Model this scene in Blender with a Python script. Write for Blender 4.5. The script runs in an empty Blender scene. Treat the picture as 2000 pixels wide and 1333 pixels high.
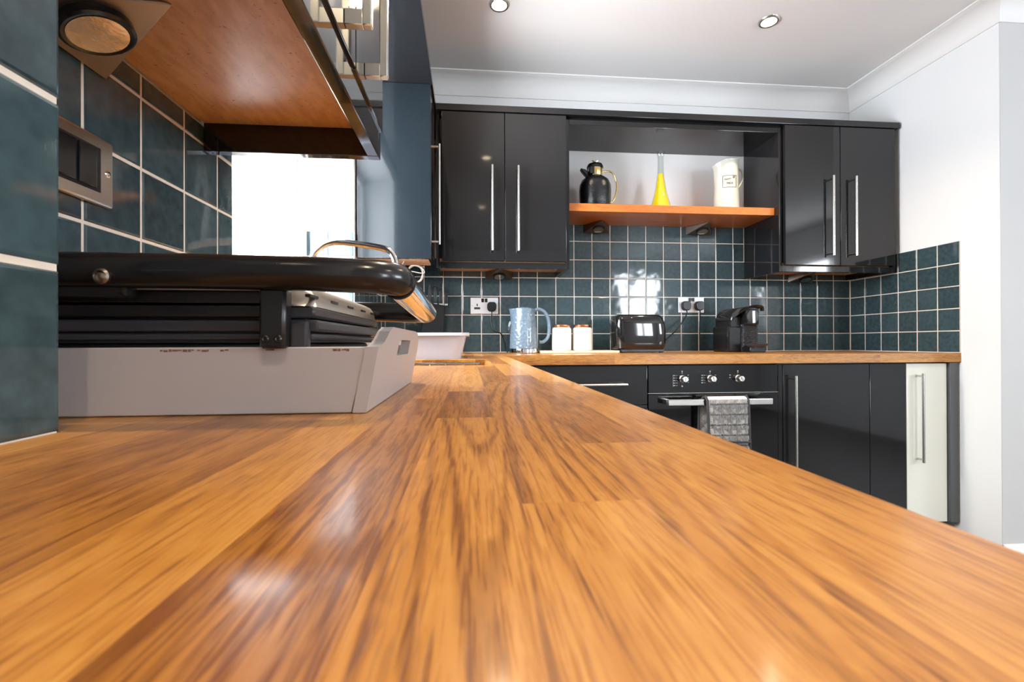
import bpy, bmesh, math, random
from mathutils import Vector, Matrix
random.seed(7)
sc = bpy.context.scene
C = sc.collection
ZO = 0.965                       # height of the lens above the floor; most z values below are relative to it
PI = math.pi
c_, s_ = math.cos, math.sin

# ------------------------------------------------------------------ camera
yaw, pitch, roll = .0902, .0029, -.0032
Fv = Vector((s_(yaw)*c_(pitch), c_(yaw)*c_(pitch), s_(pitch)))
Rv = Vector((c_(yaw), -s_(yaw), 0)); Uv = Rv.cross(Fv)
R2 = c_(roll)*Rv + s_(roll)*Uv; U2 = -s_(roll)*Rv + c_(roll)*Uv
cam = bpy.data.cameras.new('camera'); camo = bpy.data.objects.new('camera', cam); C.objects.link(camo)
cam.sensor_width = 36; cam.lens = 914.47/2000*36; cam.clip_start = .01
m = Matrix((R2, U2, -Fv)).transposed().to_4x4(); m.translation = (0, 0, ZO)
camo.matrix_world = m
cam.dof.use_dof = True; cam.dof.focus_distance = 1.0; cam.dof.aperture_fstop = 20.0
sc.camera = camo

# ------------------------------------------------------------------ view, world, sun, window light
sc.view_settings.view_transform = 'Standard'; sc.view_settings.look = 'None'
sc.view_settings.gamma = 1; sc.view_settings.use_curve_mapping = False
sc.view_settings.exposure = 0.45
sc.cycles.max_bounces = 8; sc.cycles.diffuse_bounces = 4; sc.cycles.glossy_bounces = 5
sc.cycles.transmission_bounces = 8; sc.cycles.transparent_max_bounces = 8
sc.cycles.caustics_reflective = False; sc.cycles.caustics_refractive = False
sc.cycles.sample_clamp_indirect = 4.0
sc.cycles.use_denoising = True
w = bpy.data.worlds.new('sky'); sc.world = w; w.use_nodes = True
bg = w.node_tree.nodes['Background']; bg.inputs[0].default_value = (.86, .93, 1, 1); bg.inputs[1].default_value = 25.0

def area(name, loc, rot, sx, sy, e, col, portal=False):
    l = bpy.data.lights.new(name, 'AREA'); l.shape = 'RECTANGLE'; l.size = sx; l.size_y = sy
    l.energy = e; l.color = col
    if portal: l.cycles.is_portal = True
    o = bpy.data.objects.new(name, l); C.objects.link(o); o.location = loc; o.rotation_euler = rot
    return o
WY0, WY1, WZ0, WZ1 = .957, 1.93, .149, 1.0        # the window over the sink (z relative)
area('window_portal', (-.70, (WY0+WY1)/2, ZO+(WZ0+WZ1)/2), (0, -PI/2, 0), .85, .97, 1, (1, 1, 1), True)
area('rear_portal', (2.85, -2.69, 1.5), (PI/2, 0, PI), .8, 1.2, 1, (1, 1, 1), True)
area('side_portal', (4.19, -.85, 1.55), (0, PI/2, 0), .9, 1.3, 1, (1, 1, 1), True)

DOWN = [(.126, 1.93), (1.305, 1.93), (.13, .80), (1.305, .80), (.13, -.5), (1.305, -.5)]  # lamps after the one over the tray are unseen, added to extend the grid
for i, (x, y) in enumerate(DOWN):
    l = bpy.data.lights.new('downlight_beam', 'SPOT'); l.energy = 28 if i != 2 else 42
    l.color = (1, .80, .56); l.spot_size = math.radians(125); l.spot_blend = .8; l.shadow_soft_size = .022
    o = bpy.data.objects.new('downlight_beam', l); C.objects.link(o); o.location = (x, y, 2.345)

# ------------------------------------------------------------------ materials
MATS = {}
def mat(name, col, rough=.5, metal=0., bump=None, coat=0., spec=.5, noise=None, emit=None, trans=0, ior=1.45):
    m = bpy.data.materials.new(name); m.use_nodes = True; nt = m.node_tree; b = nt.nodes['Principled BSDF']
    b.inputs['Base Color'].default_value = (*col, 1); b.inputs['Roughness'].default_value = rough
    b.inputs['Metallic'].default_value = metal; b.inputs['Coat Weight'].default_value = coat
    b.inputs['Coat Roughness'].default_value = .04
    b.inputs['Specular IOR Level'].default_value = spec; b.inputs['IOR'].default_value = ior
    b.inputs['Transmission Weight'].default_value = trans
    if emit: b.inputs['Emission Color'].default_value = (*emit[0], 1); b.inputs['Emission Strength'].default_value = emit[1]
    tc = nt.nodes.new('ShaderNodeTexCoord')
    if noise:                                     # (scale, amount, stretch): gentle colour variation
        mp = nt.nodes.new('ShaderNodeMapping'); mp.inputs['Scale'].default_value = noise[2]
        nt.links.new(tc.outputs['Object'], mp.inputs[0])
        n = nt.nodes.new('ShaderNodeTexNoise'); n.inputs['Scale'].default_value = noise[0]; n.inputs['Detail'].default_value = 5
        nt.links.new(mp.outputs[0], n.inputs['Vector'])
        mx = nt.nodes.new('ShaderNodeMix'); mx.data_type = 'RGBA'
        k = noise[1]
        mx.inputs['A'].default_value = (*[v*(1-k) for v in col], 1); mx.inputs['B'].default_value = (*[min(1, v*(1+k)) for v in col], 1)
        nt.links.new(n.outputs['Fac'], mx.inputs['Factor']); nt.links.new(mx.outputs['Result'], b.inputs['Base Color'])
    if bump:                                      # (scale, strength, distance)
        n = nt.nodes.new('ShaderNodeTexNoise'); n.inputs['Scale'].default_value = bump[0]; n.inputs['Detail'].default_value = 3
        nt.links.new(tc.outputs['Object'], n.inputs['Vector'])
        bp = nt.nodes.new('ShaderNodeBump'); bp.inputs['Strength'].default_value = bump[1]; bp.inputs['Distance'].default_value = bump[2]
        nt.links.new(n.outputs['Fac'], bp.inputs['Height']); nt.links.new(bp.outputs[0], b.inputs['Normal'])
    MATS[name] = m; return m
mat('wall_paint', (.86, .86, .86), .65, noise=(6, .02, (1, 1, 1)), bump=(120, .1, .001))
mat('hall_paint', (.62, .61, .60), .7, noise=(5, .02, (1, 1, 1)))
mat('ceiling_paint', (.85, .82, .80), .8, noise=(3, .02, (1, 1, 1)))
mat('coving_paint', (.88, .86, .84), .6, noise=(3, .01, (1, 1, 1)))
mat('floor_vinyl', (.085, .075, .065), .5, noise=(12, .15, (1, 6, 1)))
mat('grout', (.78, .70, .60), .8, noise=(90, .12, (1, 1, 1)), bump=(300, .2, .0005))
mat('black_gloss', (.010, .010, .011), .07, coat=.3, noise=(4, .2, (1, 1, 1)), bump=(7, .03, .004))
mat('black_matt', (.012, .012, .013), .5, noise=(40, .3, (1, 1, 1)))
mat('black_plastic', (.009, .009, .010), .32, noise=(60, .3, (1, 1, 1)), bump=(700, .12, .0004))
mat('black_satin', (.010, .010, .011), .2, noise=(30, .3, (1, 1, 1)))
mat('grey_plastic', (.036, .036, .041), .42, noise=(50, .2, (1, 1, 1)))
mat('brushed_steel', (.62, .60, .56), .28, 1, noise=(30, .1, (1, 1, 20)))
mat('satin_handle', (.72, .70, .66), .25, 1, noise=(30, .06, (1, 1, 12)))
mat('chrome', (.86, .85, .84), .06, 1, noise=(10, .03, (1, 1, 1)))
mat('lid_metal', (.78, .72, .66), .36, 1, noise=(20, .1, (1, 1, 1)))
mat('light_metal', (.26, .22, .19), .36, 1, noise=(40, .08, (1, 1, 1)))
mat('gold', (.80, .58, .24), .18, 1, noise=(30, .08, (1, 1, 1)))
mat('copper', (.62, .33, .20), .25, 1, noise=(30, .1, (1, 1, 1)))
mat('tray_paint', (.40, .365, .36), .5, noise=(14, .06, (1, 1, 1)), bump=(90, .1, .001))
mat('worn_wood', (.16, .08, .05), .7, noise=(200, .4, (1, 1, 1)))
mat('white_plastic', (.80, .80, .82), .3, noise=(10, .02, (1, 1, 1)))
mat('basin_plastic', (.52, .56, .66), .3, noise=(10, .03, (1, 1, 1)))
mat('window_frame', (.88, .88, .88), .35, noise=(10, .01, (1, 1, 1)))
mat('gasket', (.22, .22, .22), .6, noise=(10, .1, (1, 1, 1)))
mat('ceramic', (.84, .82, .78), .15, coat=.4, noise=(10, .03, (1, 1, 1)))
mat('jug_glaze', (.60, .61, .53), .22, coat=.3, noise=(10, .03, (1, 1, 1)))
mat('ink', (.03, .03, .03), .6, noise=(10, .1, (1, 1, 1)))
mat('pale_ink', (.35, .35, .38), .5, noise=(10, .1, (1, 1, 1)))
mat('pale_reflection_door', (.80, .79, .70), .12, coat=.3, noise=(4, .02, (1, 1, 1)))  # bright reflection in the gloss door put into the base colour as cream
mat('grey_panel', (.09, .095, .10), .3, noise=(6, .1, (1, 1, 1)))
mat('pale_board', (.74, .60, .42), .5, noise=(8, .15, (20, 1, 1)))
mat('dark_teal_panel', (.010, .014, .017), .10, coat=.4, noise=(3, .1, (1, 1, 1)), bump=(9, .1, .004))
mat('cable_white', (.45, .40, .33), .5, noise=(10, .05, (1, 1, 1)))
mat('glove_trim', (.045, .04, .045), .9, noise=(200, .3, (1, 1, 1)))
mat('oven_glass', (.004, .004, .005), .04, coat=.5, noise=(5, .1, (1, 1, 1)))
mat('glass', (.96, .98, .97), .0, trans=1, ior=1.46, noise=(10, .01, (1, 1, 1)))
mat('oil', (.95, .68, .01), .12, noise=(10, .05, (1, 1, 1)))
mat('lamp_glow', (1, .9, .75), .4, emit=((1, .80, .50), 14), noise=(10, .01, (1, 1, 1)))
mat('lamp_lens', (.85, .80, .74), .10, 1, noise=(90, .25, (1, 1, 1)), bump=(60, .25, .002))
mat('outdoor_paving', (.6, .6, .58), .8, noise=(3, .2, (1, 1, 1)))
mat('kettle_blue', (.15, .22, .29), .16, coat=.5, noise=(10, .03, (1, 1, 1)))

def add_voronoi_bump(m, scale, strength, dist, feature='F1'):
    nt = m.node_tree; b = nt.nodes['Principled BSDF']
    tc = nt.nodes.new('ShaderNodeTexCoord'); v = nt.nodes.new('ShaderNodeTexVoronoi'); v.feature = feature
    v.inputs['Scale'].default_value = scale; nt.links.new(tc.outputs['Object'], v.inputs['Vector'])
    bp = nt.nodes.new('ShaderNodeBump'); bp.inputs['Strength'].default_value = strength; bp.inputs['Distance'].default_value = dist
    nt.links.new(v.outputs['Distance'], bp.inputs['Height']); nt.links.new(bp.outputs[0], b.inputs['Normal'])
add_voronoi_bump(MATS['kettle_blue'], 70, .75, .004)
mat('knurled', (.02, .02, .024), .25, noise=(10, .1, (1, 1, 1))); add_voronoi_bump(MATS['knurled'], 160, 1, .004)
mat('carafe_black', (.008, .010, .012), .22, noise=(10, .1, (1, 1, 1))); add_voronoi_bump(MATS['carafe_black'], 230, .4, .0015)

def tile_material():
    m = mat('glazed_tile', (.030, .050, .054), .055, coat=.35)
    nt = m.node_tree; N = nt.nodes; L = nt.links; b = N['Principled BSDF']
    tc = N.new('ShaderNodeTexCoord'); oi = N.new('ShaderNodeObjectInfo')
    add = N.new('ShaderNodeVectorMath'); add.operation = 'ADD'
    mul = N.new('ShaderNodeVectorMath'); mul.operation = 'SCALE'; mul.inputs['Scale'].default_value = 3
    cmb = N.new('ShaderNodeCombineXYZ'); L.new(oi.outputs['Random'], cmb.inputs[0]); L.new(oi.outputs['Random'], cmb.inputs[1])
    L.new(cmb.outputs[0], mul.inputs[0]); L.new(tc.outputs['Object'], add.inputs[0]); L.new(mul.outputs[0], add.inputs[1])
    n = N.new('ShaderNodeTexNoise'); n.inputs['Scale'].default_value = 16; n.inputs['Detail'].default_value = 1
    L.new(add.outputs[0], n.inputs['Vector'])
    bp = N.new('ShaderNodeBump'); bp.inputs['Strength'].default_value = .17; bp.inputs['Distance'].default_value = .004
    L.new(n.outputs['Fac'], bp.inputs['Height'])
    n2 = N.new('ShaderNodeTexNoise'); n2.inputs['Scale'].default_value = 400; L.new(add.outputs[0], n2.inputs['Vector'])
    bp2 = N.new('ShaderNodeBump'); bp2.inputs['Strength'].default_value = .05; bp2.inputs['Distance'].default_value = .0006
    L.new(n2.outputs['Fac'], bp2.inputs['Height']); L.new(bp.outputs[0], bp2.inputs['Normal']); L.new(bp2.outputs[0], b.inputs['Normal'])
    L.new(bp2.outputs[0], b.inputs['Coat Normal'])
    n3 = N.new('ShaderNodeTexNoise'); n3.inputs['Scale'].default_value = 60; n3.inputs['Detail'].default_value = 6; L.new(add.outputs[0], n3.inputs['Vector'])
    ad = N.new('ShaderNodeMath'); ad.operation = 'MULTIPLY_ADD'; ad.inputs[1].default_value = .35; L.new(oi.outputs['Random'], ad.inputs[0]); L.new(n3.outputs['Fac'], ad.inputs[2])
    cr = N.new('ShaderNodeValToRGB'); cr.color_ramp.elements[0].color = (.024, .041, .047, 1); cr.color_ramp.elements[1].color = (.056, .094, .106, 1)
    cr.color_ramp.elements[0].position = .3; cr.color_ramp.elements[1].position = 1
    L.new(ad.outputs[0], cr.inputs[0]); L.new(cr.outputs[0], b.inputs['Base Color'])
tile_material()

def oak_material(name, light, mid, dark, rough, object_driven=True):
    # length of the grain along local X. object colour: R tone, G ring strength, B seed
    m = mat(name, mid, rough); nt = m.node_tree; N = nt.nodes; L = nt.links; b = N['Principled BSDF']
    tc = N.new('ShaderNodeTexCoord'); oi = N.new('ShaderNodeObjectInfo'); sep = N.new('ShaderNodeSeparateColor')
    L.new(oi.outputs['Color'], sep.inputs[0])
    cmb = N.new('ShaderNodeCombineXYZ'); sc2 = N.new('ShaderNodeMath'); sc2.operation = 'MULTIPLY'; sc2.inputs[1].default_value = 17.3
    L.new(sep.outputs[2], sc2.inputs[0])
    for i in range(3): L.new(sc2.outputs[0], cmb.inputs[i])
    add = N.new('ShaderNodeVectorMath'); L.new(tc.outputs['Object'], add.inputs[0]); L.new(cmb.outputs[0], add.inputs[1])
    def mapped(sx, sy, sz):
        mp = N.new('ShaderNodeMapping'); mp.inputs['Scale'].default_value = (sx, sy, sz); L.new(add.outputs[0], mp.inputs[0]); return mp.outputs[0]
    def noise(vec, scale, detail=3, dist=0):
        n = N.new('ShaderNodeTexNoise'); n.inputs['Scale'].default_value = scale; n.inputs['Detail'].default_value = detail
        n.inputs['Distortion'].default_value = dist; L.new(vec, n.inputs['Vector']); return n.outputs['Fac']
    def math_(op, a, bb=None, c=None):
        k = N.new('ShaderNodeMath'); k.operation = op
        for i, v in enumerate((a, bb, c)):
            if v is None: continue
            if isinstance(v, (int, float)): k.inputs[i].default_value = v
            else: L.new(v, k.inputs[i])
        return k.outputs[0]
    def ramp(fac, p0, p1):
        r = N.new('ShaderNodeMapRange'); r.inputs['From Min'].default_value = p0; r.inputs['From Max'].default_value = p1
        L.new(fac, r.inputs['Value']); return r.outputs[0]
    broad = noise(mapped(1.6, 14, 14), 1.0, 3, .6)                    # broad figure, stretched with the grain
    rings = N.new('ShaderNodeMath'); rings.operation = 'SINE'
    fig = noise(mapped(1.5, 14, 14), 1.0, .6, .3)
    L.new(math_('MULTIPLY_ADD', fig, 115.0, math_('MULTIPLY', noise(mapped(30, 60, 60), 1.0, 1), 2.2)), rings.inputs[0])
    ringf = ramp(rings.outputs[0], .1, 1.0)
    ringf = math_('POWER', ringf, 1.2)
    fine = noise(mapped(34, 900, 900), 1.0, 3)                        # short dark pores
    pores = ramp(fine, .51, .63)
    fine2 = ramp(noise(mapped(30, 420, 420), 1.0, 4, .3), .53, .66)
    flake = noise(mapped(60, 190, 190), 1.0, 2, .8)                   # paler flecks across the grain
    flakes = ramp(flake, .5, .8)
    tone = noise(mapped(3.0, 40, 40), 1.0, 4)
    cr = N.new('ShaderNodeValToRGB'); e = cr.color_ramp.elements
    e[0].position = .0; e[0].color = (*dark, 1); e[1].position = 1; e[1].color = (*light, 1)
    e2 = e.new(.5); e2.color = (*mid, 1)
    t = math_('MULTIPLY_ADD', tone, .55, math_('MULTIPLY_ADD', sep.outputs[0], .75, -.17))
    t = math_('MULTIPLY_ADD', math_('MULTIPLY', ringf, sep.outputs[1]), -.42, t)
    t = math_('MULTIPLY_ADD', pores, -.26, t)
    t = math_('MULTIPLY_ADD', fine2, -.24, math_('ADD', t, .05))
    t = math_('MULTIPLY_ADD', math_('SUBTRACT', broad, .5), .5, t)
    t = math_('MULTIPLY_ADD', flakes, .16, t)
    L.new(t, cr.inputs[0]); L.new(cr.outputs[0], b.inputs['Base Color'])
    bp = N.new('ShaderNodeBump'); bp.inputs['Strength'].default_value = .16; bp.inputs['Distance'].default_value = .0005
    hh = math_('MULTIPLY_ADD', pores, -.6, math_('MULTIPLY', noise(mapped(40, 60, 60), 1.0, 2), 1.2))
    L.new(hh, bp.inputs['Height']); L.new(bp.outputs[0], b.inputs['Normal'])
    b.inputs['Coat Weight'].default_value = .25; b.inputs['Coat Roughness'].default_value = .12
    return m
oak_material('oak', (.69, .375, .100), (.47, .200, .036), (.18, .058, .010), .29)
oak_material('shelf_oak', (.72, .27, .05), (.55, .17, .028), (.30, .08, .015), .3)

def speckled_board():
    m = mat('cabinet_underside', (.56, .26, .11), .32); nt = m.node_tree; N = nt.nodes; L = nt.links; b = N['Principled BSDF']
    tc = N.new('ShaderNodeTexCoord'); mp = N.new('ShaderNodeMapping'); mp.inputs['Scale'].default_value = (90, 25, 25)
    L.new(tc.outputs['Object'], mp.inputs[0])
    n = N.new('ShaderNodeTexNoise'); n.inputs['Scale'].default_value = 1; n.inputs['Detail'].default_value = 4; L.new(mp.outputs[0], n.inputs['Vector'])
    v = N.new('ShaderNodeTexNoise'); v.inputs['Scale'].default_value = 170; v.inputs['Detail'].default_value = 3; L.new(tc.outputs['Object'], v.inputs['Vector'])
    r = N.new('ShaderNodeValToRGB'); r.color_ramp.elements[0].position = .35; r.color_ramp.elements[0].color = (.66, .36, .18, 1)
    r.color_ramp.elements[1].position = .6; r.color_ramp.elements[1].color = (.78, .48, .27, 1); L.new(n.outputs['Fac'], r.inputs[0])
    s = N.new('ShaderNodeValToRGB'); s.color_ramp.elements[0].position = .27; s.color_ramp.elements[0].color = (.45, .4, .4, 1)
    s.color_ramp.elements[1].position = .36; s.color_ramp.elements[1].color = (1, 1, 1, 1); L.new(v.outputs['Fac'], s.inputs[0])
    mx = N.new('ShaderNodeMix'); mx.data_type = 'RGBA'; mx.blend_type = 'MULTIPLY'; mx.inputs['Factor'].default_value = 1
    L.new(r.outputs[0], mx.inputs['A']); L.new(s.outputs[0], mx.inputs['B']); L.new(mx.outputs['Result'], b.inputs['Base Color'])
speckled_board()

def glove_cloth():
    m = mat('glove_cloth', (.6, .58, .55), .95, spec=.1); nt = m.node_tree; N = nt.nodes; L = nt.links; b = N['Principled BSDF']
    tc = N.new('ShaderNodeTexCoord')
    br = N.new('ShaderNodeTexNoise'); mp = N.new('ShaderNodeMapping'); mp.inputs['Scale'].default_value = (330, 10, 110)
    L.new(tc.outputs['Object'], mp.inputs[0]); L.new(mp.outputs[0], br.inputs['Vector']); br.inputs['Scale'].default_value = 1; br.inputs['Detail'].default_value = 2
    r = N.new('ShaderNodeValToRGB'); r.color_ramp.elements[0].position = .30; r.color_ramp.elements[0].color = (.22, .22, .23, 1)
    r.color_ramp.elements[1].position = .44; r.color_ramp.elements[1].color = (.78, .75, .72, 1); L.new(br.outputs['Fac'], r.inputs[0])
    L.new(r.outputs[0], b.inputs['Base Color'])
glove_cloth()

# ------------------------------------------------------------------ mesh helpers
class MB:
    def __init__(self): self.bm = bmesh.new()
    def box(self, x0, x1, y0, y1, z0, z1, bev=0, seg=2, rot=None):
        t = bmesh.new(); bmesh.ops.create_cube(t, size=1)
        for v in t.verts: v.co = Vector(((x0+x1)/2+v.co.x*(x1-x0), (y0+y1)/2+v.co.y*(y1-y0), (z0+z1)/2+v.co.z*(z1-z0)))
        if bev: bmesh.ops.bevel(t, geom=t.edges[:], offset=bev, segments=seg, affect='EDGES', profile=.5)
        t.normal_update()
        for f in t.faces:
            if max(abs(c) for c in f.normal) > .9999: f.smooth = True      # stays flat shaded
        if rot: bmesh.ops.rotate(t, verts=t.verts, cent=rot[0], matrix=Matrix.Rotation(rot[1], 3, rot[2]))
        self.join(t); return self
    def join(self, t):
        me = bpy.data.meshes.new('t'); t.to_mesh(me); self.bm.from_mesh(me); bpy.data.meshes.remove(me); t.free()
    def raw(self, vs, fs):
        V = [self.bm.verts.new(v) for v in vs]
        for f in fs: self.bm.faces.new([V[i] for i in f])
        return self
    def prism(self, pts, axis, a, b, bev=0):
        """pts: 2-D outline in the other two axes, extruded along axis from a to b"""
        t = bmesh.new(); n = len(pts)
        def P(p, d):
            l = list(p); l.insert('xyz'.index(axis), d); return l
        A = [t.verts.new(P(p, a)) for p in pts]; B = [t.verts.new(P(p, b)) for p in pts]
        t.faces.new(A); t.faces.new(B[::-1])
        for i in range(n): t.faces.new((A[i], B[i], B[(i+1) % n], A[(i+1) % n]))
        bmesh.ops.recalc_face_normals(t, faces=t.faces)
        if bev: bmesh.ops.bevel(t, geom=t.edges[:], offset=bev, segments=1, affect='EDGES')
        t.normal_update()
        for f in t.faces:
            if abs(f.normal['xyz'.index(axis)]) > .9999: f.smooth = True
        self.join(t); return self
    def tube(self, path, r, n=12, caps=True, sq=None):
        """round (or elliptical, sq=(a,b) multipliers) tube through points; r number or list"""
        P = [Vector(p) for p in path]; k = len(P); R = r if isinstance(r, (list, tuple)) else [r]*k
        up = Vector((0, 0, 1)); rings = []
        prev = None
        for i, p in enumerate(P):
            d = (P[min(i+1, k-1)]-P[max(i-1, 0)]).normalized()
            if prev is None:
                a = d.cross(up if abs(d.z) < .95 else Vector((0, 1, 0))).normalized()
            else: a = (prev-d*prev.dot(d)).normalized()
            prev = a; b = d.cross(a).normalized(); q = sq or (1, 1)
            rings.append([self.bm.verts.new(p+(a*math.cos(2*PI*j/n)*q[0]+b*math.sin(2*PI*j/n)*q[1])*R[i]) for j in range(n)])
        for i in range(k-1):
            for j in range(n): self.bm.faces.new((rings[i][j], rings[i][(j+1) % n], rings[i+1][(j+1) % n], rings[i+1][j]))
        if caps: self.bm.faces.new(rings[0][::-1]); self.bm.faces.new(rings[-1])
        return self
    def lathe(self, prof, n=32, c=(0, 0), sx=1, sy=1, closed=False, warp=None):
        rings = []
        for (r, z) in prof:
            ring = []
            for j in range(n):
                a = 2*PI*j/n; p = Vector((c[0]+r*sx*math.cos(a), c[1]+r*sy*math.sin(a), z))
                if warp: p = warp(p, a, r, z)
                ring.append(self.bm.verts.new(p))
            rings.append(ring)
        for i in range(len(rings)-1):
            for j in range(n): self.bm.faces.new((rings[i][j], rings[i][(j+1) % n], rings[i+1][(j+1) % n], rings[i+1][j]))
        if not closed: self.bm.faces.new(rings[0][::-1]); self.bm.faces.new(rings[-1])
        return self
    def cyl(self, p0, p1, r, n=20, r1=None): return self.tube([p0, p1], [r, r if r1 is None else r1], n)
    def shift(self, v): bmesh.ops.translate(self.bm, verts=self.bm.verts, vec=v); return self
    def mesh(self, name, material, smooth=False):
        bmesh.ops.recalc_face_normals(self.bm, faces=self.bm.faces)
        me = bpy.data.meshes.new(name); self.bm.to_mesh(me); self.bm.free()
        if material: me.materials.append(MATS[material])
        keep = [p.use_smooth for p in me.polygons]    # faces marked smooth so far are the ones to keep flat
        if smooth: me.set_sharp_from_angle(angle=math.radians(40))
        for p, k in zip(me.polygons, keep): p.use_smooth = bool(smooth) and not k and len(p.vertices) <= 5
        return me
    def build(self, name, material, parent=None, loc=None, smooth=True, label=None):
        o = bpy.data.objects.new(name, self.mesh(name, material, smooth)); C.objects.link(o)
        if parent: o.parent = parent
        if loc: o.location = loc
        if label: o['label'] = label
        return o
def tag(o, label, cat, group=None):
    o['label'] = label; o['category'] = cat
    if group: o['group'] = group
    return o
def thing(name, loc, label, cat, group=None, rz=0):
    o = bpy.data.objects.new(name, None); C.objects.link(o); o.location = loc; o.rotation_euler = (0, 0, rz)
    o.empty_display_size = .05
    return tag(o, label, cat, group)
def struct(o): o['kind'] = 'structure'; return o
def wz(z): return z+ZO
def arc(cx, cy, r, a0, a1, n): return [(cx+r*math.cos(a0+(a1-a0)*i/n), cy+r*math.sin(a0+(a1-a0)*i/n)) for i in range(n+1)]
def text_mesh(s, size, material, ext=.0003, align='CENTER'):
    cu = bpy.data.curves.new('lettering', 'FONT'); cu.body = s; cu.size = size; cu.extrude = ext; cu.align_x = align; cu.align_y = 'CENTER'
    o = bpy.data.objects.new('t', cu); C.objects.link(o); dg = bpy.context.evaluated_depsgraph_get()
    me = bpy.data.meshes.new_from_object(o.evaluated_get(dg)); bpy.data.objects.remove(o); me.materials.clear(); me.materials.append(MATS[material]); return me

# ------------------------------------------------------------------ the room
XL, XR, YB, YH = -.458, 2.163, 2.487, 1.73
FZ, CZ = 0.0, ZO+1.40
TT = .006                                          # tile stands this far off the plaster
LX, BY, RX = XL-TT, YB+TT, XR+TT                   # plaster planes
struct(MB().box(-.8, 4.4, -2.9, 2.8, -.12, FZ).build('floor', 'floor_vinyl', smooth=False))
struct(MB().box(-.8, 4.4, -2.9, 2.8, CZ, CZ+.1).build('ceiling', 'ceiling_paint', smooth=False))
wl = MB()
wl.box(LX-.25, LX, -2.7, WY0, 0, CZ); wl.box(LX-.25, LX, WY1, BY+.15, 0, CZ)
wl.box(LX-.25, LX, WY0, WY1, 0, wz(WZ0)-TT); wl.box(LX-.25, LX, WY0, WY1, wz(WZ1), CZ)
WL = struct(wl.build('wall_left', 'wall_paint', smooth=False))
WB = struct(MB().box(LX, RX+.15, BY, BY+.15, 0, CZ).build('wall_back', 'wall_paint', smooth=False))
WR = struct(MB().box(RX, RX+.15, YH+.001, BY, 0, CZ).build('wall_right', 'wall_paint', smooth=False))
struct(MB().box(RX+.0005, RX+.1505, YH-.0005, YH+.0005, 0, CZ).box(RX+.1505, 4.4, YH-.0005, YH+.15, 0, CZ).build('wall_hall', 'hall_paint', smooth=False))
wr = MB(); wr.box(LX-.25, 2.45, -2.85, -2.7, 0, CZ); wr.box(3.25, 4.4, -2.85, -2.7, 0, CZ); wr.box(2.45, 3.25, -2.85, -2.7, 2.1, CZ)
wr.box(2.45, 3.25, -2.85, -2.7, 0, .9)
struct(wr.build('wall_rear', 'wall_paint', smooth=False))
wf = MB(); wf.box(4.2, 4.4, -2.7, -1.5, 0, CZ); wf.box(4.2, 4.4, -.2, YH, 0, CZ); wf.box(4.2, 4.4, -1.5, -.2, 0, 1.1); wf.box(4.2, 4.4, -1.5, -.2, 2.0, CZ)
struct(wf.build('wall_far_side', 'wall_paint', smooth=False))
PX, PY = -.245, .307                               # boxed-out pier beside the lens
WP = struct(MB().box(LX, PX-TT, -1.2, PY-TT, 0, CZ).build('wall_pier', 'wall_paint', smooth=False))

# covings: concave quarter section plus its thin lips
def coving(name, axis, pos, a, b, sgn, ka=0):
    k = .092
    pts = [(0, 0), (0, -k), (sgn*-.006, -k), (sgn*-.006, -k+.005)] + \
          [(-sgn*(k-.008-(k-.016)*math.cos(t)), -(k-.008)+(k-.016)*math.sin(t)) for t in [PI/2*i/8 for i in range(9)]] + \
          [(-sgn*(k-.005), -.006), (-sgn*k, -.006), (-sgn*k, 0)]
    pts = [(pos+p[0], CZ-.0005+p[1]) for p in pts]
    mb = MB(); n = len(pts)                        # ka mitres the first end around an outside corner
    A = [(a+ka*abs(p[0]-pos), p[0], p[1]) if axis == 'x' else (p[0], a+ka*abs(p[0]-pos), p[1]) for p in pts]
    B = [(b, p[0], p[1]) if axis == 'x' else (p[0], b, p[1]) for p in pts]
    mb.raw(A+B, [tuple(range(n)), tuple(range(2*n-1, n-1, -1))]+[(i, n+i, n+(i+1) % n, (i+1) % n) for i in range(n)])
    return struct(mb.build(name, 'coving_paint'))
coving('trim_1', 'x', BY, LX, RX, 1)
coving('trim_2', 'y', RX, YH-.0005, BY, 1, -1)
coving('trim_3', 'x', YH-.0005, RX, 4.2, 1, -1)
struct(MB().prism([(YH-.0015, 0), (YH-.018, 0), (YH-.018, .11), (YH-.012, .12), (YH-.008, .129), (YH-.0015, .132)], 'x', RX+.002, 4.2).build('baseboard_hall', 'window_frame'))

# ------------------------------------------------------------------ tiles
def tile_mesh(w=.0972, h=.0972):
    t = MB(); t.box(-w/2, w/2, -.008, 0, -h/2, h/2)
    bmesh.ops.bevel(t.bm, geom=[e for e in t.bm.edges if all(v.co.y < -.004 for v in e.verts)], offset=.0035, segments=3, affect='EDGES', profile=.5)
    t.bm.normal_update()
    for f in t.bm.faces:
        if max(abs(c) for c in f.normal) > .999: f.smooth = True
    return t.mesh('tile', 'glazed_tile', True)
TM = {}
def tiles(parent, cells, place, rz):
    """cells: (u0,u1,v0,v1) along the wall and up; place(u,v) -> world point of the tile's back"""
    for (u0, u1, v0, v1) in cells:
        key = (round(u1-u0-.0028, 4), round(v1-v0-.0028, 4))
        if key not in TM: TM[key] = tile_mesh(*key)
        o = bpy.data.objects.new('tile', TM[key]); C.objects.link(o); o.parent = parent
        o.location = place((u0+u1)/2, (v0+v1)/2)
        o.rotation_euler = (random.gauss(0, .003), random.gauss(0, .0015), rz+random.gauss(0, .003))
R0 = wz(-.0545)
def row(r): return R0+.1*r
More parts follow.
